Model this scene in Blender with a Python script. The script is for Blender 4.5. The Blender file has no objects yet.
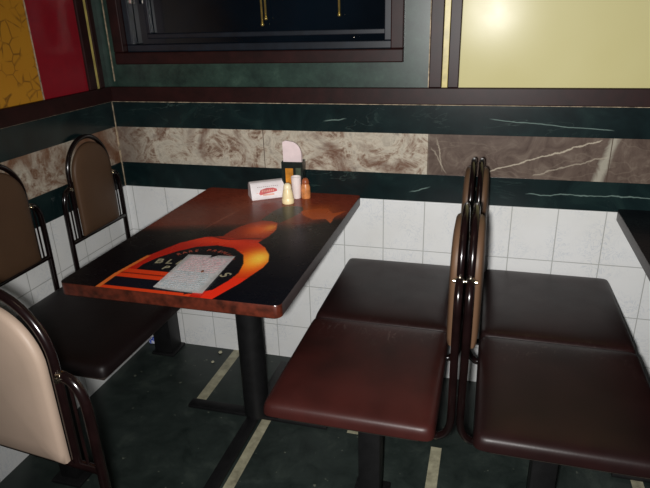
import bpy, bmesh, math, random
from mathutils import Vector, Matrix
PI = math.pi
sc = bpy.context.scene
col = sc.collection

# ------------------------------------------------------------------ camera
CAM = Vector((0.2101, -2.041, 1.413))
RT = Vector((0.96252225, 0.26955143, -0.02988211))
UP = Vector((-0.07428826, 0.36801959, 0.92684564))
FW = Vector((-0.26082977, 0.88988966, -0.37425155))
cd = bpy.data.cameras.new('camera'); cam = bpy.data.objects.new('camera', cd); col.objects.link(cam)
cd.sensor_fit = 'HORIZONTAL'; cd.sensor_width = 36.0; cd.lens = 575.14 / 650 * 36.0; cd.clip_start = 0.05
m = Matrix((( RT.x, UP.x, -FW.x), (RT.y, UP.y, -FW.y), (RT.z, UP.z, -FW.z))).to_4x4()
m.translation = CAM; cam.matrix_world = m
sc.camera = cam

# ------------------------------------------------------------------ light
w = bpy.data.worlds.new('world'); sc.world = w; w.use_nodes = True
w.node_tree.nodes['Background'].inputs[0].default_value = (0.8, 0.88, 1.0, 1)
w.node_tree.nodes['Background'].inputs[1].default_value = 0.016
# the camera's flash
fd = bpy.data.lights.new('flash', 'SPOT'); fl = bpy.data.objects.new('flash', fd); col.objects.link(fl)
fd.energy = 152; fd.shadow_soft_size = 0.022; fd.spot_size = math.radians(122); fd.spot_blend = 1.0
fd.color = (1.0, 0.98, 0.96)
fl.location = CAM + Vector((-0.035, 0.0, -0.03))
fl.rotation_euler = (Vector((0.05, 0.0, 0.66)) - fl.location).to_track_quat('-Z', 'Y').to_euler()
# weak warm ceiling lamp of the dining room
ad = bpy.data.lights.new('ceiling_lamp', 'AREA'); al = bpy.data.objects.new('ceiling_lamp', ad); col.objects.link(al)
ad.energy = 0.8; ad.shape = 'DISK'; ad.size = 0.5; ad.color = (1.0, 0.80, 0.55)
al.location = (-0.1, -1.7, 2.7)

sc.view_settings.view_transform = 'Standard'; sc.view_settings.look = 'None'
sc.view_settings.gamma = 1.0; sc.view_settings.use_curve_mapping = False
sc.view_settings.exposure = 0.15

# ------------------------------------------------------------------ helpers
def s2l(c):
    return tuple(((v/255)/12.92 if v/255 <= .04045 else ((v/255+.055)/1.055)**2.4) for v in c)
def rgba(c): return (*s2l(c), 1)

class NT:
    def __init__(s, name, rough=.5, spec=.5, metal=0, coat=0):
        s.m = bpy.data.materials.new(name); s.m.use_nodes = True
        s.t = s.m.node_tree; s.b = s.t.nodes['Principled BSDF']
        s.b.inputs['Roughness'].default_value = rough
        s.b.inputs['Specular IOR Level'].default_value = spec
        s.b.inputs['Metallic'].default_value = metal
        s.b.inputs['Coat Weight'].default_value = coat
        s.b.inputs['Coat Roughness'].default_value = .12
        s.tc = s.t.nodes.new('ShaderNodeTexCoord')
        s.P = s.tc.outputs['Object']
    def n(s, typ, **k):
        o = s.t.nodes.new(typ)
        for a, v in k.items(): setattr(o, a, v)
        return o
    def link(s, a, b): s.t.links.new(a, b)
    def col(s, v):
        if isinstance(v, tuple): s.b.inputs['Base Color'].default_value = rgba(v)
        else: s.link(v, s.b.inputs['Base Color'])
        return s
    def setin(s, sock, v):
        if hasattr(v, 'is_output'): s.link(v, sock)
        elif isinstance(v, tuple) and len(v) == 3 and sock.type == 'RGBA': sock.default_value = rgba(v)
        else: sock.default_value = v
    def math(s, op, a, b=0.0, c=None):
        o = s.n('ShaderNodeMath', operation=op); s.setin(o.inputs[0], a); s.setin(o.inputs[1], b)
        if c is not None: s.setin(o.inputs[2], c)
        return o.outputs[0]
    def mix(s, f, a, b, mode='MIX'):
        o = s.n('ShaderNodeMix', data_type='RGBA', blend_type=mode)
        s.setin(o.inputs['Factor'], f); s.setin(o.inputs['A'], a); s.setin(o.inputs['B'], b)
        return o.outputs['Result']
    def noise(s, scale, detail=4, rough=.55, dist=0, vec=None):
        o = s.n('ShaderNodeTexNoise'); s.link(vec or s.P, o.inputs['Vector'])
        o.inputs['Scale'].default_value = scale; o.inputs['Detail'].default_value = detail
        o.inputs['Roughness'].default_value = rough; o.inputs['Distortion'].default_value = dist
        return o.outputs['Fac']
    def vor(s, scale, feature='DISTANCE_TO_EDGE', vec=None):
        o = s.n('ShaderNodeTexVoronoi', feature=feature); s.link(vec or s.P, o.inputs['Vector'])
        o.inputs['Scale'].default_value = scale
        return o.outputs['Distance']
    def ramp(s, f, stops):
        o = s.n('ShaderNodeValToRGB'); s.link(f, o.inputs[0]); e = o.color_ramp.elements
        while len(e) < len(stops): e.new(.5)
        for k, (p, c) in enumerate(stops):
            e[k].position = p; e[k].color = rgba(c) if isinstance(c, tuple) else (c, c, c, 1)
        return o.outputs[0]
    def step(s, f, a, b):
        o = s.n('ShaderNodeMapRange'); s.link(f, o.inputs[0]); o.clamp = True
        o.inputs[1].default_value = a; o.inputs[2].default_value = b
        return o.outputs[0]
    def xyz(s):
        o = s.n('ShaderNodeSeparateXYZ'); s.link(s.P, o.inputs[0]); return o.outputs
    def bump(s, h, strength=.3, dist=.002):
        o = s.n('ShaderNodeBump'); s.link(h, o.inputs['Height']); o.inputs['Strength'].default_value = strength
        o.inputs['Distance'].default_value = dist; s.link(o.outputs[0], s.b.inputs['Normal']); return s
    def scaled(s, v, rot=(0, 0, 0)):
        o = s.n('ShaderNodeMapping'); s.link(s.P, o.inputs[0]); o.inputs['Scale'].default_value = v
        o.inputs['Rotation'].default_value = rot
        return o.outputs[0]

def make_obj(name, bm, mats, parent=None, smooth=False):
    me = bpy.data.meshes.new(name)
    bmesh.ops.recalc_face_normals(bm, faces=bm.faces)
    bm.to_mesh(me); bm.free()
    o = bpy.data.objects.new(name, me); col.objects.link(o)
    for mt in (mats if isinstance(mats, (list, tuple)) else [mats]): me.materials.append(mt)
    if smooth is True:
        for p in me.polygons: p.use_smooth = True
    elif smooth:
        for p in me.polygons: p.use_smooth = True
        me.set_sharp_from_angle(angle=smooth)
    if parent: o.parent = parent
    return o
def tag(o, label=None, cat=None, group=None, kind=None):
    if label: o['label'] = label
    if cat: o['category'] = cat
    if group: o['group'] = group
    if kind: o['kind'] = kind
    return o
def empty(name, loc, rz=0):
    o = bpy.data.objects.new(name, None); col.objects.link(o); o.location = loc; o.rotation_euler = (0, 0, rz)
    o.empty_display_size = .1
    return o
def copy_tree(o, parent=None):
    c = o.copy(); col.objects.link(c); c.parent = parent
    for ch in list(o.children): copy_tree(ch, c)
    return c

def box(bm, x0, x1, y0, y1, z0, z1, mi=0, bev=0, seg=2):
    vs = [bm.verts.new((x, y, z)) for z in (z0, z1) for y in (y0, y1) for x in (x0, x1)]
    fs = [bm.faces.new([vs[i] for i in q]) for q in ((0,1,3,2),(4,6,7,5),(0,4,5,1),(2,3,7,6),(0,2,6,4),(1,5,7,3))]
    for f in fs: f.material_index = mi
    if bev:
        es = list({e for f in fs for e in f.edges})
        r = bmesh.ops.bevel(bm, geom=es, offset=bev, segments=seg, affect='EDGES', profile=.5)
        for f in r['faces']: f.material_index = mi
    return bm
def tube(bm, pts, r, seg=12, closed=False):
    pts = [Vector(p) for p in pts]; n = len(pts); rings = []
    prev = None
    for i, p in enumerate(pts):
        a = pts[i-1] if (i or closed) else p; b = pts[(i+1) % n] if (i < n-1 or closed) else p
        t = (b - a).normalized()
        if prev is None:
            u = t.orthogonal().normalized()
        else:
            u = (prev - t * prev.dot(t)).normalized()
        prev = u; v = t.cross(u)
        rings.append([bm.verts.new(p + r * (math.cos(2*PI*k/seg) * u + math.sin(2*PI*k/seg) * v)) for k in range(seg)])
    for i in range(n if closed else n-1):
        A, B = rings[i], rings[(i+1) % n]
        for k in range(seg): bm.faces.new((A[k], A[(k+1) % seg], B[(k+1) % seg], B[k]))
    if not closed:
        bm.faces.new(rings[0][::-1]); bm.faces.new(rings[-1])
    return bm
def lathe(bm, prof, c=(0, 0, 0), seg=28):
    rings = []
    for r, z in prof:
        if r < 1e-5: rings.append([bm.verts.new((c[0], c[1], c[2]+z))])
        else: rings.append([bm.verts.new((c[0]+r*math.cos(2*PI*k/seg), c[1]+r*math.sin(2*PI*k/seg), c[2]+z)) for k in range(seg)])
    for A, B in zip(rings, rings[1:]):
        for k in range(seg):
            q = [A[k % len(A)], A[(k+1) % seg % len(A)], B[(k+1) % seg % len(B)], B[k % len(B)]]
            u = []
            for v in q:
                if v not in u: u.append(v)
            if len(u) > 2: bm.faces.new(u)
    for R in (rings[0], rings[-1]):
        if len(R) > 1:
            try: bm.faces.new(R)
            except ValueError: pass
    return bm
def smoothpath(pts, n=6):
    # Catmull-Rom through the points
    P = [Vector(p) for p in pts]; P = [2*P[0]-P[1]] + P + [2*P[-1]-P[-2]]; out = []
    for i in range(1, len(P)-2):
        for k in range(n):
            t = k/n; a, b, c, d = P[i-1:i+3]
            out.append(.5*((2*b)+(c-a)*t+(2*a-5*b+4*c-d)*t*t+(3*b-a-3*c+d)*t**3))
    out.append(P[-2]); return out

# ------------------------------------------------------------------ materials
def mat_plain(name, c, rough=.5, spec=.5, metal=0, var=.15, coat=0, bump=0, sc_=30):
    k = NT(name, rough, spec, metal, coat)
    nz = k.noise(sc_, 5)
    d = tuple(int(v*(1-var)) for v in c); e = tuple(min(255, int(v*(1+var*.7))) for v in c)
    k.col(k.ramp(nz, [(.3, d), (.7, e)]))
    if bump: k.bump(nz, bump)
    return k.m

def mat_tile(axis):
    k = NT('glazed_tile_'+axis, .28, .45)
    X, Y, Z = k.xyz()
    U = X if axis == 'x' else Y
    u = k.math('FRACT', k.math('DIVIDE', k.math('ADD', U, 15.4), .154))
    v = k.math('FRACT', k.math('DIVIDE', k.math('ADD', Z, 10*.1985-.1591), .1985))
    du = k.math('MULTIPLY', k.math('MINIMUM', u, k.math('SUBTRACT', 1.0, u)), .154)
    dv = k.math('MULTIPLY', k.math('MINIMUM', v, k.math('SUBTRACT', 1.0, v)), .1985)
    d = k.math('MINIMUM', du, dv)
    g = k.step(d, .0009, .0021)
    # leafy strokes printed on each tile
    n1 = k.noise(26, 3, .6, 2.2)
    st = k.ramp(n1, [(.46, 0.0), (.50, 1.0), (.54, 0.0)])
    n2 = k.noise(9, 3)
    st2 = k.math('MULTIPLY', st, k.step(n2, .42, .62))
    c = k.mix(k.math('MULTIPLY', st2, .55), (219, 220, 219), (170, 180, 192))
    c = k.mix(k.math('MULTIPLY', k.step(k.noise(3.5, 4), .45, .75), .35), c, (196, 194, 184))
    c = k.mix(g, (164, 166, 162), c)
    k.col(c); k.bump(g, .5, .0015)
    k.link(k.math('MULTIPLY_ADD', g, -.4, .7), k.b.inputs['Roughness'])
    return k.m
M = {}
M['tile_x'] = mat_tile('x'); M['tile_y'] = mat_tile('y')

k = NT('green_marble', .22, .5)
n1 = k.noise(7, 6, .6, 1.0)
c = k.ramp(n1, [(.3, (9, 20, 22)), (.55, (17, 32, 33)), (.8, (30, 48, 46))])
vn = k.noise(2.6, 5, .6, .8, k.scaled((.7, .7, 3.4), (0, .04, 0)))
vein = k.ramp(vn, [(.493, 0.0), (.5, 1.0), (.506, 0.0)])
vein = k.math('MULTIPLY', vein, k.step(k.noise(2.2, 2), .50, .62))
c = k.mix(k.math('MULTIPLY', vein, .22), c, (100, 120, 112))
GX, GY, GZ = k.xyz()
wob = k.math('MULTIPLY', k.math('SUBTRACT', k.noise(9, 4), .5), .03)
def ray(x0, z0, x1, z1, w_=.0016, wb=1.0):
    m_ = (z1-z0)/(x1-x0)
    d = k.math('ABSOLUTE', k.math('SUBTRACT', k.math('ADD', GZ, k.math('MULTIPLY', wob, wb)), k.math('MULTIPLY_ADD', GX, m_, z0-m_*x0)))
    f = k.math('SUBTRACT', 1.0, k.step(d, w_*.4, w_*1.4))
    return k.math('MULTIPLY', f, k.math('MULTIPLY', k.step(GX, x0, x0+.02), k.math('SUBTRACT', 1.0, k.step(GX, x1-.02, x1))))
for q in ((.205, 1.058, .60, 1.028, .0014, .5), (.345, .806, .80, .806, .0018, 1.2), (-.38, 1.04, -.29, 1.056, .002, 1.0), (-.06, .79, .02, .81, .002, 1)):
    c = k.mix(k.math('MULTIPLY', ray(*q), .6), c, (128, 150, 142))
k.col(c); M['green'] = k.m

k = NT('green_paint', .35, .5)
n1 = k.noise(12, 6, .7)
k.col(k.ramp(n1, [(.3, (20, 34, 31)), (.6, (42, 62, 54)), (.85, (66, 88, 76))])); M['green2'] = k.m

def marble(name, xa):
    # cream and rust slabs to the left of xa, grey brown with pale veins to the right
    k = NT(name, .25, .5)
    X, Y, Z = k.xyz()
    a = k.noise(11, 8, .68, 1.6)
    b = k.noise(5, 5, .6, 1.2)
    cream = k.ramp(a, [(.30, (84, 58, 46)), (.42, (134, 114, 98)), (.52, (180, 172, 156)), (.66, (150, 142, 130)), (.8, (88, 78, 70))])
    vs = k.noise(8, 5, .65, 2.5, k.scaled((1, 1, 1.6), (0, .6, 0)))
    pale = k.ramp(vs, [(.44, 0.0), (.5, 1.0), (.56, 0.0)])
    cream = k.mix(k.math('MULTIPLY', pale, .5), cream, (200, 192, 174))
    cream = k.mix(k.math('MULTIPLY', k.step(b, .52, .66), .75), cream, (96, 64, 50))
    brown = k.ramp(a, [(.3, (70, 56, 50)), (.55, (98, 84, 75)), (.8, (128, 116, 104))])
    v2 = k.noise(2.2, 4, .55, .6, k.scaled((1, 1, 2.6), (0, -.42, 0)))
    vein = k.ramp(v2, [(.492, 0.0), (.5, 1.0), (.508, 0.0)])
    brown = k.mix(k.math('MULTIPLY', vein, .2), brown, (150, 138, 122))
    wob = k.math('MULTIPLY', k.math('SUBTRACT', k.noise(14, 5, .65), .5), .035)
    for x0, z0, x1, z1, st_ in ((.20, .872, .57, .997, .7), (.36, .868, .60, .945, .4), (.012, .96, .075, .862, .35), (.03, .990, .06, .87, .45)):
        m_ = (z1-z0)/(x1-x0)
        if abs(m_) < 1: d = k.math('ABSOLUTE', k.math('SUBTRACT', k.math('ADD', Z, wob), k.math('MULTIPLY_ADD', X, m_, z0-m_*x0)))
        else: d = k.math('ABSOLUTE', k.math('SUBTRACT', k.math('ADD', X, wob), k.math('MULTIPLY_ADD', Z, 1/m_, x0-z0/m_)))
        f = k.math('MULTIPLY', k.math('SUBTRACT', 1.0, k.step(d, .001, .0035)), k.math('MULTIPLY', k.step(X, x0, x0+.01), k.math('SUBTRACT', 1.0, k.step(X, x1-.01, x1))))
        brown = k.mix(k.math('MULTIPLY', f, st_), brown, (196, 186, 166))
    if xa is None: c = k.mix(k.math('MULTIPLY', k.step(b, .42, .58), .7), cream, (104, 62, 32))
    else:
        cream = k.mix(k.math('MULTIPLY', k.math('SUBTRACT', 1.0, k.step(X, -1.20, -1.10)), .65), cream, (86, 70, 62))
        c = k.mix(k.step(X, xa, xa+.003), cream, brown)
        # pale diagonal streak near the right hand joint
        s_ = k.math('ABSOLUTE', k.math('SUBTRACT', k.math('ADD', X, k.math('MULTIPLY', Z, -.25)), .355))
        wob = k.math('ADD', s_, k.math('MULTIPLY', k.math('SUBTRACT', a, .5), .05))
        c = k.mix(k.math('MULTIPLY', k.math('SUBTRACT', 1.0, k.step(wob, .004, .02)), .7), c, (176, 172, 156))
        for jx in (xa, .598, -.62):
            j = k.step(k.math('ABSOLUTE', k.math('SUBTRACT', X, jx)), .0006, .0022)
            c = k.mix(j, (80, 66, 56), c)
    k.col(c); return k.m
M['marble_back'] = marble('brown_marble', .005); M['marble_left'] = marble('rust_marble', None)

M['brown_wood'] = mat_plain('oxblood_painted_wood', (36, 16, 15), .42, .25, var=.25, sc_=20)
M['cream_wall'] = mat_plain('upper_wall', (190, 180, 150), .6)
M['grout'] = mat_plain('pale_filler', (150, 135, 112), .7, var=.4, sc_=60)
k = NT('yellow_laminate', .2, .55)
k.col(k.mix(k.step(k.noise(1.5, 3), .3, .8), (190, 182, 128), (202, 196, 150))); k.link(k.math('MULTIPLY_ADD', k.noise(9, 4), .08, .19), k.b.inputs['Roughness']); k.b.inputs['Specular IOR Level'].default_value = .1; M['yellow'] = k.m
M['yellow_strip'] = mat_plain('yellow_strip_paint', (188, 172, 98), .35)
M['red'] = mat_plain('red_laminate', (130, 16, 30), .38, .35, var=.04)
k = NT('ochre_crackle', .45, .4)
wv = k.mix(.08, k.P, k.n('ShaderNodeTexNoise').outputs['Color'])
e = k.vor(24, vec=wv)
c = k.mix(k.math('MULTIPLY', k.math('SUBTRACT', 1.0, k.step(e, .01, .07)), k.step(k.noise(16, 2), .42, .55)), (178, 124, 32), (118, 78, 24))
k.col(k.mix(k.math('MULTIPLY', k.step(k.noise(7, 4), .45, .7), .4), c, (170, 110, 26))); M['ochre'] = k.m
k = NT('dark_glass', .08, .35); k.col(k.ramp(k.noise(3, 3), [(.3, (5, 9, 14)), (.7, (10, 18, 26))])); M['glass'] = k.m
M['sash'] = mat_plain('dark_sash', (20, 26, 34), .35, var=.2)
M['streak_metal'] = mat_plain('streak_metal', (190, 170, 100), .3, .5, metal=.8)  # yellow metal for the added reflection streaks in the window
M['pale_bit'] = mat_plain('pale_metal', (210, 205, 195), .25, .5, metal=1)

# dark green stone floor with pale strips
k = NT('stone_floor', .32, .45)
X, Y, Z = k.xyz()
n1 = k.noise(9, 7, .68, .5); n2 = k.noise(70, 3)
st = k.ramp(n1, [(.3, (24, 31, 29)), (.55, (38, 46, 43)), (.8, (60, 68, 62))])
sp = k.step(k.noise(34, 2), .70, .74)
st = k.mix(k.math('MULTIPLY', sp, .45), st, (130, 134, 118))
rowA = k.math('GREATER_THAN', Y, -.42)
def strip(x0, pitch, wid):
    f = k.math('FRACT', k.math('DIVIDE', k.math('SUBTRACT', X, x0-20*pitch), pitch))
    return k.math('LESS_THAN', f, wid/pitch)
sa = strip(-.835, .629, .042); sb = strip(-.533, .629, .036)
rr = k.math('LESS_THAN', k.math('FRACT', k.math('DIVIDE', k.math('ADD', Y, 20*.9+.42), 1.8)), .5)
lim = k.math('GREATER_THAN', X, -1.0)
s_ = k.math('ADD', k.math('MULTIPLY', rr, sa), k.math('MULTIPLY', k.math('SUBTRACT', 1.0, rr), sb))
pale = k.ramp(k.noise(25, 5, .6), [(.3, (120, 116, 96)), (.7, (172, 168, 142))])
s_ = k.math('MULTIPLY', s_, lim)
c = k.mix(s_, st, pale)
yj = k.step(k.math('ABSOLUTE', k.math('ADD', Y, .42)), .004, .008)
c = k.mix(k.math('MULTIPLY', k.step(k.noise(2.4, 5), .5, .75), .35), c, (24, 28, 26))
k.col(c); k.bump(n1, .15); k.link(k.math('MULTIPLY_ADD', n1, .4, .25), k.b.inputs['Roughness'])
M['floor'] = k.m

def vinyl(name, c, rough, scuff):
    k = NT(name, rough, .24)
    va = .25 if scuff else .04
    d = tuple(int(v*(1-va)) for v in c); e = tuple(min(255, int(v*(1+va))) for v in c)
    cc = k.ramp(k.noise(5, 4), [(.3, d), (.7, e)])
    sf = k.noise(30, 6, .75, 1.5, k.scaled((1.6, .7, 1)))
    cc = k.mix(k.math('MULTIPLY', k.math('MULTIPLY', k.step(sf, .55, .75), k.math('MULTIPLY', k.step(k.noise(4.5, 3), .36, .6), k.math('SUBTRACT', 1.0, k.step(k.math('ABSOLUTE', k.math('SUBTRACT', k.math('ABSOLUTE', k.xyz()[1]), .55)), .02, .11)))), scuff), cc, (120, 106, 100))
    k.col(cc); k.bump(k.noise(180, 3), .12, .001)
    k.link(k.math('MULTIPLY_ADD', k.noise(12, 4), .2, rough-.1), k.b.inputs['Roughness'])
    return k.m
M['seat_red'] = vinyl('oxblood_vinyl', (44, 19, 16), .42, .5)
M['seat_dark'] = vinyl('dark_brown_vinyl', (27, 13, 12), .40, .4)
M['seat_black'] = vinyl('blackish_vinyl', (16, 9, 9), .5, .3)
M['tan'] = vinyl('tan_vinyl', (80, 59, 43), .5, 0); M['beige'] = vinyl('beige_vinyl', (138, 121, 107), .5, 0)
M['tube'] = mat_plain('maroon_black_enamel', (16, 8, 8), .2, .45, var=.3, coat=.15)
M['iron'] = mat_plain('black_painted_iron', (17, 17, 18), .5, .35, var=.3)
M['bolt'] = mat_plain('chrome_bolt', (200, 190, 170), .22, .5, metal=1)
M['board'] = mat_plain('plywood_underside', (40, 30, 24), .7)
M['edge'] = mat_plain('varnished_edge', (66, 28, 18), .3, .5, var=.35, sc_=45, coat=.3)
M['rim'] = mat_plain('dark_table_edge', (52, 44, 44), .4, .5)

# ------------------------------------------------------------------ structure
XL, XR, YN, HT = -1.264, 2.0, -2.9, 2.5
bm = bmesh.new(); box(bm, XL-.1, XR, YN, .1, -.08, 0)
tag(make_obj('floor', bm, M['floor']), kind='structure')
ZT, Z1, Z2, Z3, Z4 = .7546, .8572, 1.0038, 1.1066, 1.163
WX0, WX1, WZ0, WZ1 = -1.205, -.088, 1.247, 1.95       # the window opening
wm = [M['tile_x'], M['green'], M['marble_back'], M['green2'], M['cream_wall']]
bm = bmesh.new()
box(bm, XL-.1, XR, 0, .12, 0, ZT, 0)
box(bm, XL-.1, XR, -.003, .12, ZT, Z1, 1, .0008, 1)
box(bm, XL-.1, XR, -.001, .12, Z1, Z2, 2)
box(bm, XL-.1, XR, -.003, .12, Z2, Z3+.01, 1, .0008, 1)
box(bm, XL-.1, XR, 0, .12, Z3+.01, WZ0, 3)
box(bm, XL-.1, WX0, 0, .12, WZ0, WZ1, 3)
box(bm, WX1, 0.0, 0, .12, WZ0, WZ1, 3)
box(bm, 0.0, XR, 0, .12, WZ0, WZ1, 4)
box(bm, XL-.1, XR, 0, .12, WZ1, HT, 4)
tag(make_obj('wall_back', bm, wm), kind='structure')
wm = [M['tile_y'], M['green'], M['marble_left'], M['green2'], M['cream_wall']]
bm = bmesh.new()
box(bm, XL-.12, XL, YN, 0, 0, ZT, 0)
box(bm, XL-.12, XL+.003, YN, 0, ZT, Z1, 1)
box(bm, XL-.12, XL+.001, YN, 0, Z1, Z2, 2)
box(bm, XL-.12, XL+.003, YN, 0, Z2, Z3+.01, 1)
box(bm, XL-.12, XL, YN, 0, Z3+.01, HT, 3)
tag(make_obj('wall_left', bm, wm), kind='structure')

def trim(name, boxes, mat, bev=.002):
    bm = bmesh.new()
    for b in boxes: box(bm, *b, bev=bev)
    return tag(make_obj(name, bm, mat), kind='structure')
# horizontal rails above the marble
trim('trim_1', [(XL+.004, XR, -.016, .001, Z3, Z4)], M['brown_wood'], .003)
trim('trim_2', [(XL-.001, XL+.016, YN, -.0165, Z3, Z4)], M['brown_wood'], .003)
# pale bead of filler under the rails
trim('trim_3', [(XL+.005, XR, -.006, .001, Z3-.003, Z3-.0003)], M['grout'], 0)
trim('trim_4', [(XL-.001, XL+.006, YN, -.007, Z3-.002, Z3-.0003)], M['grout'], 0)
# uprights between window and yellow panel, with the yellow strip between
trim('trim_5', [(0.0, .042, -.016, .001, Z4+.0005, HT-.3), (.062, .098, -.016, .001, Z4+.0005, HT-.3)], M['brown_wood'], .003)
trim('trim_6', [(.0425, .0615, -.008, .001, Z4+.0005, HT-.3)], M['yellow_strip'], .001)
trim('trim_7', [(-.0035, -.0003, -.010, .001, Z4+.0005, HT-.3)], M['grout'], 0)
# yellow laminate panel
trim('trim_8', [(.0985, XR, -.006, .001, Z4+.0005, HT-.3)], M['yellow'], .001)
# left wall: brown uprights, yellow strip, red and ochre panels
trim('trim_9', [(XL-.001, XL+.016, -.134, -.092, Z4+.0005, HT-.3), (XL-.001, XL+.014, -.069, -.0425, Z4+.0005, HT-.3)], M['brown_wood'], .003)
trim('trim_10', [(XL-.001, XL+.008, -.0915, -.0695, Z4+.0005, HT-.3)], M['yellow_strip'], .001)
trim('trim_11', [(XL-.001, XL+.006, -.372, -.1345, Z4+.0005, HT-.3)], M['red'], .001)
trim('trim_12', [(XL-.001, XL+.007, -.377, -.3725, Z4+.0005, HT-.3)], M['grout'], 0)
trim('trim_13', [(XL-.001, XL+.006, -2.4, -.3775, Z4+.0005, HT-.3)], M['ochre'], .001)
trim('trim_14', [(XL+.001, XL+.006, -.006, -.001, Z1-.1, Z3-.004)], M['grout'], 0)
trim('trim_15', [(XL+.030, XL+.033, -.004, .001, Z4+.02, HT-.4)], M['grout'], 0)

# window: moulded frame, inner sash, dark pane
win = empty('window_1', ((WX0+WX1)/2, 0, WZ0)); tag(win, kind='structure')
def wpart(name, boxes, mat, bev=.003):
    bm = bmesh.new()
    for b in boxes: box(bm, *b, bev=bev)
    o = make_obj(name, bm, mat); o.parent = win; o.location = -win.location
    return o
def framebox(x0, x1, z0, z1, t, y0, y1):
    return [(x0, x1, y0, y1, z0, z0+t), (x0, x1, y0, y1, z1-t, z1), (x0, x0+t, y0, y1, z0+t, z1-t), (x1-t, x1, y0, y1, z0+t, z1-t)]
wpart('frame', framebox(WX0, WX1, WZ0, WZ1, .044, -.018, .05), M['brown_wood'], .004)
wpart('sash', framebox(WX0+.044, WX1-.044, WZ0+.044, WZ1-.044, .026, .010, .045), M['sash'], .003)
wpart('sash', framebox(WX0+.13, WX1-.04, WZ0+.09, WZ1-.08, .018, .022, .045), M['sash'], .003)
wpart('pane', [(WX0+.06, WX1-.06, .046, .052, WZ0+.05, WZ1-.05)], M['glass'], 0)
for xx, z0 in ((-.600, 1.375), (-.585, 1.395), (-.316, 1.40)):  # bright reflections in the dark pane, added as thin upright rods
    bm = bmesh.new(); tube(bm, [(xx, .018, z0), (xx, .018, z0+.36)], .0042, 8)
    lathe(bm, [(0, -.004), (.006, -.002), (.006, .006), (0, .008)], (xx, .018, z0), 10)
    o = make_obj('reflection_streak', bm, M['streak_metal'], win, True); o.location = -win.location; o['label'] = 'reflection streak in the dark pane, added as a thin rod'
bm = bmesh.new(); lathe(bm, [(0, 0), (.004, .001), (.004, .006), (0, .007)], (-.264, .016, 1.325), 10)  # small pale metal dot at the lower sash
o = make_obj('pale_bit', bm, M['pale_bit'], win, True); o.location = -win.location
bm = bmesh.new(); box(bm, -1.121, -1.108, -.0, .022, 1.462, 1.52, bev=.002)  # small pale upright block beside the left sash
o = make_obj('pale_bar', bm, M['pale_bit'], win); o.location = -win.location

# ------------------------------------------------------------------ benches
RB = .0085
def loop_pts(hw, z0, z1, x=0, n=28):
    # inverted U: straight sides then a round top
    rise = .125
    pts = [(x, -hw, z0), (x, -hw, (z0+z1-rise)/2)]
    for i in range(n+1):
        a = PI - PI*i/n
        pts.append((x, hw*math.cos(a), z1-rise+rise*math.sin(a)))
    pts += [(x, hw, (z0+z1-rise)/2), (x, hw, z0)]
    return pts
def make_back(root, yc, tan_lab, mat, zt, ky=1.0):
    """one backrest at y=yc; +x is towards the seat"""
    dy = Vector((0, yc, 0))
    def T(pts): return [Vector((p[0], p[1]*ky, p[2]))+dy for p in pts]
    zb = .655
    # padded panel: rounded slab with soft edges
    hw = .116*ky; out = []
    rise = .112
    out.append((-hw, zb+.002)); 
    n = 24
    for i in range(n+1):
        a = PI - PI*i/n; out.append((hw*math.cos(a), zt-.012-rise+rise*math.sin(a)))
    out.append((hw, zb+.002))
    cx = 0; cz = (zb+zt)/2
    bm = bmesh.new(); rings = []
    for s, x in ((.0, .004), (.985, .004), (1.0, .006), (1.0, .014), (.985, .019), (.94, .0225), (.75, .026), (.35, .028), (.0, .0285)):
        if s == 0: rings.append([bm.verts.new((x, yc, cz))]); continue
        R_ = []
        # subdivide sides so the bulge is even
        full = []
        P_ = out + [out[0]]
        for (a0, b0), (a1, b1) in zip(P_, P_[1:]):
            L = math.hypot(a1-a0, b1-b0); q = max(1, int(L/.02))
            for t in range(q): full.append((a0+(a1-a0)*t/q, b0+(b1-b0)*t/q))
        for (a, b) in full:
            R_.append(bm.verts.new((x, yc+a*s, cz+(b-cz)*s)))
        rings.append(R_)
    for A, B in zip(rings, rings[1:]):
        N = max(len(A), len(B))
        for k_ in range(N):
            q = []
            for v in (A[k_ % len(A)], A[(k_+1) % len(A)], B[(k_+1) % len(B)], B[k_ % len(B)]):
                if v not in q: q.append(v)
            if len(q) > 2: bm.faces.new(q)
    pad = make_obj('backrest', bm, mat, root, .9); pad['label'] = tan_lab
    # tube loop round the panel + cross bar
    bm = bmesh.new()
    tube(bm, T(loop_pts(.126, zb, zt+.008)), RB)
    tube(bm, T([(0, -.178, zb-.008), (0, .178, zb-.008)]), .0085)
    fr = make_obj('back_frame', bm, M['tube'], root, .8)
    for sgn in (-1, 1):
        bm = bmesh.new()
        pth = [(0, sgn*.128, .842), (0, sgn*.146, .842), (0, sgn*.162, .833), (0, sgn*.174, .812), (0, sgn*.179, .78),
               (0, sgn*.180, .70), (-.001, sgn*.180, .60), (-.001, sgn*.179, .50), (.004, sgn*.178, .462), (.02, sgn*.177, .440), (.045, sgn*.175, .434), (.16, sgn*.17, .434)]
        tube(bm, T(smoothpath(pth, 4)), RB+.001)
        make_obj('support_tube', bm, M['tube'], root, .8)
        bm = bmesh.new(); tube(bm, T([(0, sgn*.151, zb), (0, sgn*.151, .838)]), .003, 8)
        make_obj('rod', bm, M['tube'], root, .8)
        bm = bmesh.new()
        tube(bm, T([(0, sgn*.130, .842), (0, sgn*.1405, .842)]), .0108, 14)
        tube(bm, T([(-.0105, sgn*.138, .842), (.015, sgn*.138, .842)]), .005, 10)
        make_obj('bolt', bm, M['bolt'], fr, .8)
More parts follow.
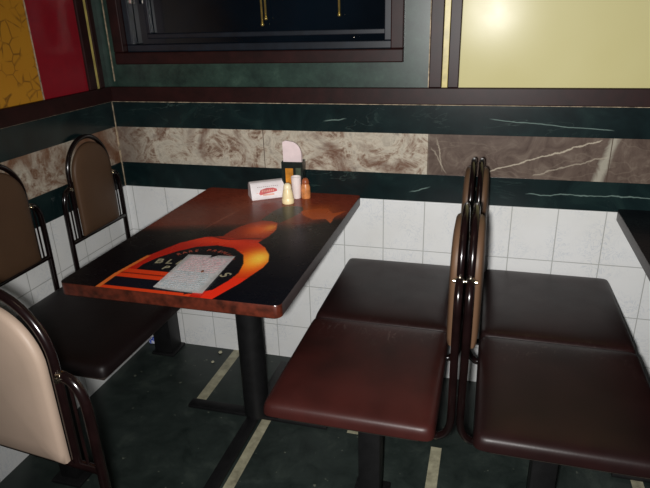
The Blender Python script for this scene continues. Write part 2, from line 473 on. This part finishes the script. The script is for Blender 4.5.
def make_cushion(root, y0, y1, mat, x0=.035, x1=.458, zb=.470, zt=.518):
    bm = bmesh.new(); nx, ny = 22, 22
    hx, hy = (x1-x0)/2, (y1-y0)/2; cx, cy = (x0+x1)/2, (y0+y1)/2
    rc = .024
    def outline(u, v):
        # square to rounded square
        x, y = u*hx, v*hy
        ax, ay = abs(x)-(hx-rc), abs(y)-(hy-rc)
        if ax > 0 and ay > 0:
            L = math.hypot(ax, ay); mx = max(ax, ay)
            x = math.copysign(hx-rc+ax*mx/L, x); y = math.copysign(hy-rc+ay*mx/L, y)
        return cx+x, cy+y
    rs = random.Random(int(abs(y0*1000))+7)
    def hgt(u, v):
        e = max(abs(u), abs(v))
        d = (1-abs(u)**6)*(1-abs(v)**6)
        return zt - .016 + .012*max(0, (1-e**14))**.5 + .004*d
    def c(i, n): 
        t = -1+2*i/n
        return math.copysign(1-(1-abs(t))**1.6, t)
    top = [[bm.verts.new((*outline(c(i, nx), c(j, ny)), hgt(c(i, nx), c(j, ny)))) for j in range(ny+1)] for i in range(nx+1)]
    for i in range(nx):
        for j in range(ny): bm.faces.new((top[i][j], top[i+1][j], top[i+1][j+1], top[i][j+1]))
    ring = [top[i][0] for i in range(nx+1)] + [top[nx][j] for j in range(1, ny+1)] + [top[i][ny] for i in range(nx-1, -1, -1)] + [top[0][j] for j in range(ny-1, 0, -1)]
    prev = ring
    for off, z in ((.003, zt-.026), (.004, zt-.040), (.003, zb+.008), (-.004, zb)):
        cur = []
        for v in ring:
            d = Vector((v.co.x-cx, v.co.y-cy)); q = Vector((d.x/hx, d.y/hy)); 
            cur.append(bm.verts.new((v.co.x+off*max(-1, min(1, q.x)), v.co.y+off*max(-1, min(1, q.y)), z)))
        for a in range(len(ring)):
            b = (a+1) % len(ring); bm.faces.new((prev[a], prev[b], cur[b], cur[a]))
        prev = cur
    bm.faces.new(prev)
    return make_obj('seat_cushion', bm, mat, root, .9)
def make_post(root, x, y, r, ztop, armx, army, square=False):
    bm = bmesh.new()
    if square: box(bm, x-r, x+r, y-r, y+r, .012, ztop, bev=.004)
    else: tube(bm, [(x, y, .010), (x, y, ztop)], r, 24)
    make_obj('post', bm, M['iron'], root, .7)
    bm = bmesh.new()
    box(bm, x-armx, x+armx, y-army, y+army, 0, .012, bev=.003)
    make_obj('floor_plate', bm, M['iron'], root, .7)
def make_bench(name, loc, rz, mats, n=2, posts=None, flip=False, x1=.458, rows=None, tan='tan', zt=.962, ky=1.0, zc=.518, x0=.035):
    """origin on the floor under the backrest tubes. +x to the seat front; the wall end is at y=0"""
    r = empty(name, loc, rz)
    s = 1 if flip else -1        # rows run away from the wall
    if rows: pass
    elif n == 2: rows = [(.004, .490, .237), (.492, .952, .70)]
    else: rows = [(-.23, .23, 0)]
    for q, (a, b, yc) in enumerate(rows):
        y0, y1 = sorted((s*a, s*b))
        make_cushion(r, y0, y1, mats[q], x0=x0, x1=x1, zb=zc-.048+.005*(zc > .52), zt=zc)
        make_back(r, s*yc, 'pale beige padded backrest' if tan == 'beige' else 'tan padded backrest', M[tan], zt, ky)
    bm = bmesh.new(); y0, y1 = sorted((s*(rows[0][0]+.03), s*(rows[-1][1]-.03)))
    box(bm, .07, x1-.028, y0, y1, zc-.073, zc-.0482+.005*(zc > .52), bev=.002)
    make_obj('seat_board', bm, M['board'], r)
    for (px, py, rr, sq) in posts: make_post(r, px, s*py, rr, zc-.073, .055, .055, sq)
    return r
# facing left, to the right of the printed table
b = make_bench('restaurant_bench', (.1705, 0, 0), PI, [M['seat_dark'], M['seat_red']], posts=[(.235, .68, .033, True), (.235, .2, .033, True)], flip=True)
tag(b, 'oxblood padded two-seat bench at the right side of the whisky-printed table', 'bench', 'two-seat benches with tan backrests')
b = make_bench('restaurant_bench', (.1945, 0, 0), 0, [M['seat_dark'], M['seat_dark']], posts=[(.228, .68, .033, True), (.228, .2, .033, True)])
tag(b, 'dark brown padded two-seat bench facing right, back to back with the oxblood one', 'bench', 'two-seat benches with tan backrests')
b = make_bench('restaurant_bench', (-1.240, 0, 0), 0, [M['seat_black'], M['seat_black']], x1=.483, x0=.013, zc=.538, ky=.93, rows=[(.004, .460, .237), (.462, .935, .69)], zt=1.002, posts=[(.110, .065, .043, True), (.2, .83, .033, True)])
tag(b, 'near-black two-seat bench along the left wall with two tan oval-topped backrests', 'bench', 'two-seat benches with tan backrests')
b = make_bench('restaurant_chair', (-.606, -1.352, 0), math.radians(-95), [M['seat_black']], n=1, tan='beige', zt=.985, posts=[(.39, 0, .033, True)])
tag(b, 'pale tan chair back with dark tube frame, nearest the camera at left', 'chair')

# ------------------------------------------------------------------ tables
def pip(x, y, poly):
    c = False; n = len(poly)
    for i in range(n):
        x1, y1 = poly[i]; x2, y2 = poly[(i+1) % n]
        if (y1 > y) != (y2 > y) and x < (x2-x1)*(y-y1)/(y2-y1)+x1: c = not c
    return c
def lerp(a, b, t): t = max(0, min(1, t)); return tuple(p+(q-p)*t for p, q in zip(a, b))
TX0, TX1, TY0, TY1 = -.866, -.240, -.907, -.002
BODY = [(-.746, -.93), (-.742, -.81), (-.725, -.69), (-.684, -.585), (-.63, -.523), (-.575, -.502), (-.572, -.46), (-.556, -.41), (-.535, -.372), (-.505, -.345), (-.47, -.343), (-.445, -.358), (-.428, -.418), (-.432, -.48), (-.445, -.532),
        (-.41, -.565), (-.377, -.616), (-.361, -.665), (-.361, -.70), (-.372, -.75), (-.385, -.81), (-.425, -.93)]
LABEL = [(-.706, -.785), (-.706, -.75), (-.69, -.70), (-.657, -.645), (-.615, -.60), (-.56, -.578), (-.50, -.588), (-.450, -.632), (-.425, -.69), (-.414, -.75), (-.42, -.80), (-.438, -.86), (-.50, -.90), (-.60, -.79)]
def artcol(x, y):
    # printed picture: a bottle lying across a black and russet ground
    dx = (x-TX0)/(TX1-TX0); dyy = (y-TY0)/(TY1-TY0)
    c = (9, 9, 13)
    # russet upper part
    if x < -.66: yb = -.54 + (x+.89)*.28
    elif x < -.45: yb = -.475 + (x+.66)*.25
    else: yb = -.42 + max(0, x+.38)*.9
    t = (y-yb)/.075
    c = lerp(c, (108, 44, 30), t)
    if t > 0:
        c = lerp(c, (136, 60, 40), min(.8, (y+.30)/.25))
        h = math.exp(-((x+.64)/.08)**2-((y+.16)/.13)**2); c = lerp(c, (152, 82, 58), h*.7*min(1, t))
        ln = abs((x+.666) - (y+.448)*.19)
        c = lerp(c, (170, 104, 80), max(0, 1-ln/.006)*.6*min(1, t))
        n_ = math.sin(x*90+math.sin(y*60)*2)*math.sin(y*110+x*40)
        c = lerp(c, (92, 34, 22), max(0, n_)*.3)
    # russet right hand shape (ice / crest)
    g = math.exp(-((x+.345)/.065)**2-((y+.20)/.06)**2)
    c = lerp(c, (178, 84, 34), g*.9)
    if pip(x, y, [(-.41, -.22), (-.385, -.265), (-.34, -.30), (-.30, -.285), (-.272, -.325), (-.275, -.26), (-.25, -.19), (-.29, -.225), (-.32, -.18), (-.36, -.19)]): c = (184, 84, 36)
    # dark right side of ground
    r_ = (x+.42)/.05 if x < -.3 else (x+.42)/.05
    if y < yb: c = lerp(c, (7, 8, 15), r_)
    # dark green cap
    if pip(x, y, [(-.512, -.338), (-.504, -.24), (-.486, -.19), (-.45, -.172), (-.415, -.178), (-.402, -.21), (-.406, -.255), (-.438, -.352), (-.475, -.34)]):
        c = (56, 54, 38)
        if abs(y+.235+(x+.48)*.2) < .006: c = (66, 62, 46)
    if pip(x, y, BODY):
        c = (176, 30, 16)
        # orange towards the right shoulder
        h = math.exp(-((x+.41)/.06)**2-((y+.66)/.10)**2); c = lerp(c, (248, 120, 24), h*1.1)
        h = math.exp(-((x+.395)/.035)**2-((y+.645)/.055)**2); c = lerp(c, (255, 204, 70), h)
        h = math.exp(-((x+.57)/.14)**2-((y+.545)/.035)**2); c = lerp(c, (226, 56, 22), h)
        if y > -.515:
            h = math.exp(-((x+.48)/.05)**2-((y+.42)/.06)**2); c = lerp((140, 40, 20), (232, 92, 28), h)
            h = math.exp(-((x+.452)/.02)**2-((y+.40)/.03)**2); c = lerp(c, (250, 160, 50), h*.8)
        if abs(y+.512-.012*math.sin((x+.5)*30)) < .004: c = (96, 24, 16)
        if x > -.45 and y < -.78: c = lerp(c, (222, 44, 22), .8)
        # lower bands
        if x < -.48:
            if y <= -.892: c = (206, 60, 24)
            elif -.892 < y < -.838: c = (14, 16, 26)
            elif -.838 < y < -.785: c = (206, 58, 22) if abs(y+.812) > .004 else (120, 30, 16)
    if pip(x, y, LABEL) and not (x < -.50 and y < -.785): c = (14, 14, 20)
    # orange edge line of the bottle
    xe = -.744 + .02*max(0, min(1, (y+.82)/.13))
    if y < -.69 and abs(x-xe) < .006: c = (206, 104, 44)
    return c
def table_print(parent, plain=False, ox=None):
    nx, ny = 280, 400
    z = .7662
    X = [TX0+(TX1-TX0)*i/nx for i in range(nx+1)]; Y = [TY0+(TY1-TY0)*j/ny for j in range(ny+1)]
    rc = .018
    verts, cols, faces = [], [], []
    for i in range(nx+1):
        for j in range(ny+1):
            x, y = X[i], Y[j]
            # round the corners
            cx_ = min(max(x, TX0+rc), TX1-rc); cy_ = min(max(y, TY0+rc), TY1-rc)
            ax, ay = x-cx_, y-cy_
            if ax and ay:
                L = math.hypot(ax, ay); mx = max(abs(ax), abs(ay)); x2, y2 = cx_+ax*mx/L, cy_+ay*mx/L
            else: x2, y2 = x, y
            verts.append((x2-(parent.location.x if ox is None else ox), y2-parent.location.y, z))
            cols.append((*s2l((13, 14, 19) if plain else artcol(x2, y2)), 1))
    for i in range(nx):
        for j in range(ny):
            a = i*(ny+1)+j; faces.append((a, a+ny+1, a+ny+2, a+1))
    me = bpy.data.meshes.new('printed_laminate'); me.from_pydata(verts, [], faces)
    at = me.color_attributes.new('print', 'FLOAT_COLOR', 'POINT')
    at.data.foreach_set('color', [v for c in cols for v in c])
    k = NT('printed_laminate', .2, .18)
    a = k.n('ShaderNodeAttribute', attribute_name='print')
    sp = k.step(k.noise(120, 2, vec=k.P), .74, .78)
    k.col(k.mix(k.math('MULTIPLY', sp, .2), a.outputs['Color'], (150, 140, 130)))
    k.link(k.math('MULTIPLY_ADD', k.noise(14, 4), .15, .2), k.b.inputs['Roughness'])
    me.materials.append(k.m)
    o = bpy.data.objects.new('printed_laminate', me); col.objects.link(o); o.parent = parent
    return o
def rounded_rect(x0, x1, y0, y1, r, n=6):
    pts = []
    for cx, cy, a0 in ((x1-r, y1-r, 0), (x0+r, y1-r, 90), (x0+r, y0+r, 180), (x1-r, y0+r, 270)):
        for i in range(n+1):
            a = math.radians(a0+90*i/n); pts.append((cx+r*math.cos(a), cy+r*math.sin(a)))
    return pts
def make_table(loc, plain=False):
    root = empty('restaurant_table', loc)
    lx, ly = loc[0], loc[1]
    pts = rounded_rect(TX0-_0x, TX1-_0x, TY0-_0y, TY1-_0y, .018)
    bm = bmesh.new()
    rings = []
    for off, z in ((-.004, .728), (0, .732), (0, .763), (-.0015, .766)):
        rings.append([bm.verts.new((x - (x > 0 or -1)*(-off)*1, y - (y > 0 or -1)*(-off), z)) for x, y in pts])
    for A, B in zip(rings, rings[1:]):
        for k_ in range(len(A)): bm.faces.new((A[k_], A[(k_+1) % len(A)], B[(k_+1) % len(B)], B[k_]))
    bm.faces.new(rings[0]); bm.faces.new(rings[-1])
    for f in bm.faces:
        c = f.calc_center_median(); nrm = f.normal
        f.material_index = 0 if c.y < (TY0-_0y)+.02 and c.z < .7655 else 1
    make_obj('tabletop', bm, [M['edge'], M['rim']], root, .6)
    bm = bmesh.new(); box(bm, -.2, .2, -.3, .3, .716, .7278)
    make_obj('support_plate', bm, M['iron'], root)
    bm = bmesh.new()
    tube(bm, [(.0, 0.055, .012), (0, 0.055, .716)], .047, 28)
    make_obj('post', bm, M['iron'], root, .7)
    bm = bmesh.new()
    box(bm, -.28, .28, .03, .075, 0, .014, bev=.003)
    box(bm, -.028, .018, -.42, .40, 0, .0135, bev=.003)
    make_obj('cross_base', bm, M['iron'], root, .7)
    return root
_0x, _0y = -.560, -.4545
tb = make_table((_0x, _0y, 0))
tag(tb, 'table printed with an orange whisky bottle, standing between the two left benches', 'table', 'restaurant tables')
pr = table_print(tb)
# the lettering on the bottle label
k = NT('pale_ink', .35); k.col(k.mix(k.noise(60, 3), (96, 88, 66), (176, 168, 140))); M['ink'] = k.m
k = NT('dim_red_ink', .35); k.col((150, 66, 50)); M['ink2'] = k.m
def glyphs(txt, size, mat, place, parent, name='printed_letter', z=.7666):
    """letters laid one by one; place(i, n) gives (x, y, angle)"""
    for i, ch in enumerate(txt):
        if ch == ' ': continue
        bm = bmesh.new()
        cu = bpy.data.curves.new('t', 'FONT'); cu.body = ch; cu.size = size; cu.align_x = 'CENTER'; cu.align_y = 'CENTER'; cu.extrude = .0001; cu.shear = .15; cu.offset = size*.018
        to = bpy.data.objects.new('t', cu); col.objects.link(to)
        dg = bpy.context.evaluated_depsgraph_get(); me = bpy.data.meshes.new_from_object(to.evaluated_get(dg))
        x, y, a = place(i, len(txt))
        me.transform(Matrix.Translation((x-parent.location.x, y-parent.location.y, z)) @ Matrix.Rotation(a, 4, 'Z'))
        bm.from_mesh(me)
        bpy.data.objects.remove(to); bpy.data.curves.remove(cu); bpy.data.meshes.remove(me)
        make_obj(name, bm, mat, parent)
def arc_main(i, n):
    t = i/(n-1); x = -.672+.226*t; y = -.724 + .022*math.sin(PI*t) - .046*t
    return x, y, math.radians(16-46*t)
glyphs('BLENDERS', .042, M['ink'], arc_main, tb)
glyphs('PRIDE', .032, M['ink'], lambda i, n: (-.630+.036*i, -.761-.002*i, 0), tb)
def arc_top(i, n):
    t = i/(n-1); a = math.radians(150-118*t)
    return -.556+.098*math.cos(a), -.712+.092*math.sin(a), a-PI/2
glyphs('RARE PREMIUM', .021, M['ink2'], arc_top, tb)

tb2 = make_table((.950, _0y, 0))
tag(tb2, 'black-topped table cut off by the right edge of the photo', 'table', 'restaurant tables')
table_print(tb2, True, _0x)

# ------------------------------------------------------------------ things on the table
ZTB = .7663
# printed menu sheet
k = NT('printed_sheet', .45, .4)
UX, UY, UZ = k.xyz()
ns = k.noise(45, 4, .7, 1.0, k.scaled((1, 2.5, 1)))
base = k.mix(k.step(UY, -.01, .05), (206, 218, 220), (236, 206, 210))
c = k.mix(k.math('MULTIPLY', k.step(ns, .35, .55), .85), base, (250, 246, 246))
ed = k.math('MINIMUM', k.math('SUBTRACT', .072, k.math('ABSOLUTE', UX)), k.math('SUBTRACT', .116, k.math('ABSOLUTE', UY)))
c = k.mix(k.step(ed, .004, .012), (214, 212, 210), c)
k.col(c)
bm = bmesh.new(); nxx, nyy = 8, 12
quad = [(-.594, -.884), (-.451, -.891), (-.468, -.649), (-.610, -.664)]
qc = (sum(q[0] for q in quad)/4, sum(q[1] for q in quad)/4)
g = [[None]*(nyy+1) for _ in range(nxx+1)]
for i in range(nxx+1):
    for j in range(nyy+1):
        u, v = i/nxx, j/nyy
        x = (1-u)*(1-v)*quad[0][0]+u*(1-v)*quad[1][0]+u*v*quad[2][0]+(1-u)*v*quad[3][0]-qc[0]
        y = (1-u)*(1-v)*quad[0][1]+u*(1-v)*quad[1][1]+u*v*quad[2][1]+(1-u)*v*quad[3][1]-qc[1]
        g[i][j] = bm.verts.new((x, y, .001+.0022*(u-.5)**2*4*(1-v)))
for i in range(nxx):
    for j in range(nyy): bm.faces.new((g[i][j], g[i+1][j], g[i+1][j+1], g[i][j+1]))
r = bmesh.ops.solidify(bm, geom=bm.faces[:], thickness=.0006)
sheet = make_obj('menu_sheet', bm, k.m); sheet.location = (qc[0], qc[1], ZTB+.0004)
tag(sheet, 'white sheet with pink and blue print lying over the bottle label on the table', 'paper')
# rows of small unreadable print
k = NT('faint_blue_ink', .5); k.col((156, 174, 182)); inkb = k.m
k = NT('faint_pink_ink', .5); k.col((212, 158, 162)); inkp = k.m
rs = random.Random(3)
for mat, ya, yb in ((inkb, -.10, -.01), (inkp, .0, .095)):
    bm = bmesh.new(); y = ya
    while y < yb:
        x = -.055 - y*.085
        while x < .05:
            wdt = rs.uniform(.006, .018)
            box(bm, x, min(x+wdt, .056), y, y+.0016, .0035, .0038); x += wdt+.005
        y += .011
    make_obj('print', bm, mat, sheet)
bm = bmesh.new(); lathe(bm, [(0, 0), (.0045, .0005), (.004, .0022), (0, .003)], (0, 0, 0), 10)
o = make_obj('crumb', bm, mat_plain('brown_crumb', (96, 50, 22), .5), smooth=True); o.location = (-.510, -.772, ZTB+.0042); o.scale = (.8, 1.5, 1)
tag(o, 'small brown speck of food on the printed sheet', 'crumb')

# white carton of tissues, a rounded wedge
cart = empty('tissue_carton', (-.590, -.080, ZTB), math.radians(34))
sec = [(-.036, 0), (-.038, .006), (-.026, .046), (-.016, .060), (.0, .065), (.018, .060), (.028, .048), (.040, .006), (.038, 0)]
bm = bmesh.new(); L = .064
A = [bm.verts.new((-L, y, z)) for y, z in sec]; B = [bm.verts.new((L, y, z)) for y, z in sec]
for i in range(len(sec)): bm.faces.new((A[i], A[(i+1) % len(sec)], B[(i+1) % len(sec)], B[i]))
bm.faces.new(A[::-1]); bm.faces.new(B)
bmesh.ops.bevel(bm, geom=bm.edges[:], offset=.002, segments=2, affect='EDGES')
make_obj('carton', bm, mat_plain('white_card', (232, 226, 226), .4, var=.05), cart, .6)
tag(cart, 'white wedge-shaped tissue carton with a red emblem, left of the shakers', 'carton')
# red emblem and lines lying on the slanted front face
fa = math.atan2(.042, .012)
def on_face(me_bm, off=.0006):
    bmesh.ops.transform(me_bm, matrix=Matrix.Translation((0, -.032, .027)) @ Matrix.Rotation(fa, 4, 'X') @ Matrix.Translation((0, 0, off)), verts=me_bm.verts)
redm = mat_plain('red_ink', (196, 84, 84), .45, var=.15); peach = mat_plain('peach_ink', (226, 170, 150), .45, var=.1); greyi = mat_plain('grey_ink', (150, 130, 130), .45, var=.1)
bm = bmesh.new()
P_ = [(-.036, -.004), (-.028, .010), (-.005, .015), (.02, .014), (.034, .008), (.034, .0), (.018, -.003), (-.012, -.006), (-.03, -.010)]
vs = [bm.verts.new((x, y, 0)) for x, y in P_] + [bm.verts.new((x, y, .0005)) for x, y in P_]; n_ = len(P_)
bm.faces.new(vs[:n_][::-1]); bm.faces.new(vs[n_:])
for i in range(n_): bm.faces.new((vs[i], vs[(i+1) % n_], vs[n_+(i+1) % n_], vs[n_+i]))
on_face(bm); make_obj('emblem', bm, redm, cart)['label'] = 'red emblem'
bm = bmesh.new(); box(bm, -.022, .022, -.013, -.007, 0, .0005); box(bm, -.045, -.038, -.002, .0, 0, .0005); on_face(bm); make_obj('caption', bm, peach, cart)
bm = bmesh.new()
for x in [-.04+.0075*i for i in range(11)]: box(bm, x, x+.005, .0195, .0215, 0, .0005)
on_face(bm); make_obj('caption', bm, greyi, cart)
bm = bmesh.new()
for x in [-.024+.007*i for i in range(7)]: box(bm, x, x+.0035, .001, .008, 0, .0004)
on_face(bm, .0011); make_obj('lettering', bm, peach, cart)

# dark napkin holder with white napkins
nh = empty('napkin_holder', (-.492, -.034, ZTB), math.radians(4))
k = NT('holder_print', .3, .5); k.col(k.ramp(k.noise(40, 3), [(.3, (14, 24, 22)), (.7, (26, 38, 34))]))
bm = bmesh.new(); box(bm, -.040, .040, -.022, .022, 0, .006, bev=.002)
box(bm, -.040, .040, -.024, -.021, .004, .132, bev=.001); box(bm, -.040, .040, .021, .024, .004, .132, bev=.001)
box(bm, -.041, -.038, -.024, .024, .004, .132, bev=.001); box(bm, .038, .041, -.024, .024, .004, .132, bev=.001)
make_obj('body', bm, k.m, nh)
bm = bmesh.new(); box(bm, -.026, .004, -.0252, -.0242, .03, .108, bev=.0003)
make_obj('picture', bm, mat_plain('orange_print', (196, 128, 36), .4, var=.3), nh)['label'] = 'orange picture on the front'
bm = bmesh.new(); box(bm, .014, .034, -.0252, -.0242, .02, .11, bev=.0003)
make_obj('picture', bm, mat_plain('dim_green_print', (58, 70, 56), .4, var=.3), nh)['label'] = 'dark green strip'
tag(nh, 'dark upright napkin holder with an orange picture, against the wall', 'napkin holder')
nap = mat_plain('napkin_paper', (226, 208, 208), .8, .2, var=.04)
for i in range(3):
    bm = bmesh.new(); w_ = .035-.001*i; h_ = .208-.006*i; y = -.011+.011*i
    P_ = [(-w_, .008), (w_, .008), (w_, h_-.045)] + [(w_-.045+.045*math.cos(a), h_-.045+.045*math.sin(a)) for a in [math.radians(10*q) for q in range(1, 8)]] + [(-w_+.012, h_+.002), (-w_, h_-.004)]
    A = [bm.verts.new((px, y-.0022+.0015*math.sin(pz*30), pz)) for px, pz in P_]; B = [bm.verts.new((px, y+.0022+.0015*math.sin(pz*30), pz)) for px, pz in P_]
    n_ = len(P_); bm.faces.new(A); bm.faces.new(B[::-1])
    for q in range(n_): bm.faces.new((A[q], A[(q+1) % n_], B[(q+1) % n_], B[q]))
    o = make_obj('paper_napkin', bm, nap); o.location = nh.location; o.rotation_euler.z = math.radians(4)
    tag(o, ('front white napkin of the three standing in the dark holder', 'middle white napkin of the three standing in the dark holder', 'rearmost white napkin in the dark holder, nearest the wall')[i], 'napkin', 'napkins in the holder')

# shakers
def shaker(name, x, y, prof, lab, cat, body, cap=None, capprof=None):
    r = empty(name, (x, y, ZTB))
    bm = bmesh.new(); lathe(bm, prof, (0, 0, 0), 28); make_obj('body', bm, body, r, .7)
    if cap:
        bm = bmesh.new(); lathe(bm, capprof, (0, 0, 0), 28); make_obj('cap', bm, cap, r, .7)
    tag(r, lab, cat); return r
shaker('salt_shaker', -.483, -.140, [(0, 0), (.0215, 0), (.0225, .003), (.0225, .016), (.0205, .019), (.0205, .021), (.021, .024), (.0175, .044), (.015, .052)],
       'cream plastic salt shaker with a rounded top, frontmost of the three', 'shaker', mat_plain('cream_plastic', (250, 230, 180), .35, var=.04),
       mat_plain('cream_cap', (250, 236, 196), .35, var=.03), [(.0145, .0521), (.0155, .058), (.013, .068), (.008, .074), (0, .0755)])
shaker('toothpick_cup', -.470, -.076, [(0, 0), (.0145, 0), (.0155, .002), (.0175, .05), (.019, .082), (.0175, .083), (.0155, .05), (.013, .01), (0, .01)],
       'small white flared cup just behind the cream shaker', 'cup', mat_plain('white_plastic', (238, 226, 222), .4, var=.04))
shaker('pepper_shaker', -.436, -.070, [(0, 0), (.0165, 0), (.0175, .003), (.0175, .03), (.0165, .044), (.013, .055)],
       'orange-brown pepper shaker with a darker rounded cap, rightmost of the three', 'shaker', mat_plain('amber_plastic', (204, 132, 78), .35, var=.2, sc_=60),
       mat_plain('rust_cap', (150, 78, 44), .35), [(.0135, .0551), (.0145, .060), (.012, .070), (.007, .076), (0, .077)])

# ------------------------------------------------------------------ litter on the floor
bm = bmesh.new(); rs = random.Random(11)
bmesh.ops.create_icosphere(bm, subdivisions=3, radius=.022)
for v in bm.verts: v.co *= rs.uniform(.7, 1.15); v.co.z *= .6
bmesh.ops.translate(bm, verts=bm.verts, vec=(0, 0, .0135))
k = NT('blue_white_wrapper', .4); k.col(k.ramp(k.noise(60, 3), [(.45, (70, 96, 190)), (.55, (210, 214, 226))]))
o = make_obj('crumpled_wrapper', bm, k.m); o.location = (-1.228, -.030, 0.001)
tag(o, 'crumpled blue and white wrapper on the floor in the wall corner', 'wrapper')
cm = mat_plain('pale_crumb', (170, 166, 142), .7)
for i, (x, y, s, lab) in enumerate(((-.885, -.040, .009, 'pale scrap on the floor by the back wall under the table, larger one'), (-.885, -.118, .007, 'pale scrap on the floor under the table, nearer of the two'))):
    bm = bmesh.new(); bmesh.ops.create_icosphere(bm, subdivisions=2, radius=s)
    for v in bm.verts: v.co *= rs.uniform(.7, 1.2); v.co.z *= .5
    bmesh.ops.translate(bm, verts=bm.verts, vec=(0, 0, s*.5))
    o = make_obj('paper_scrap', bm, cm); o.location = (x, y, .0005); tag(o, lab, 'scrap')
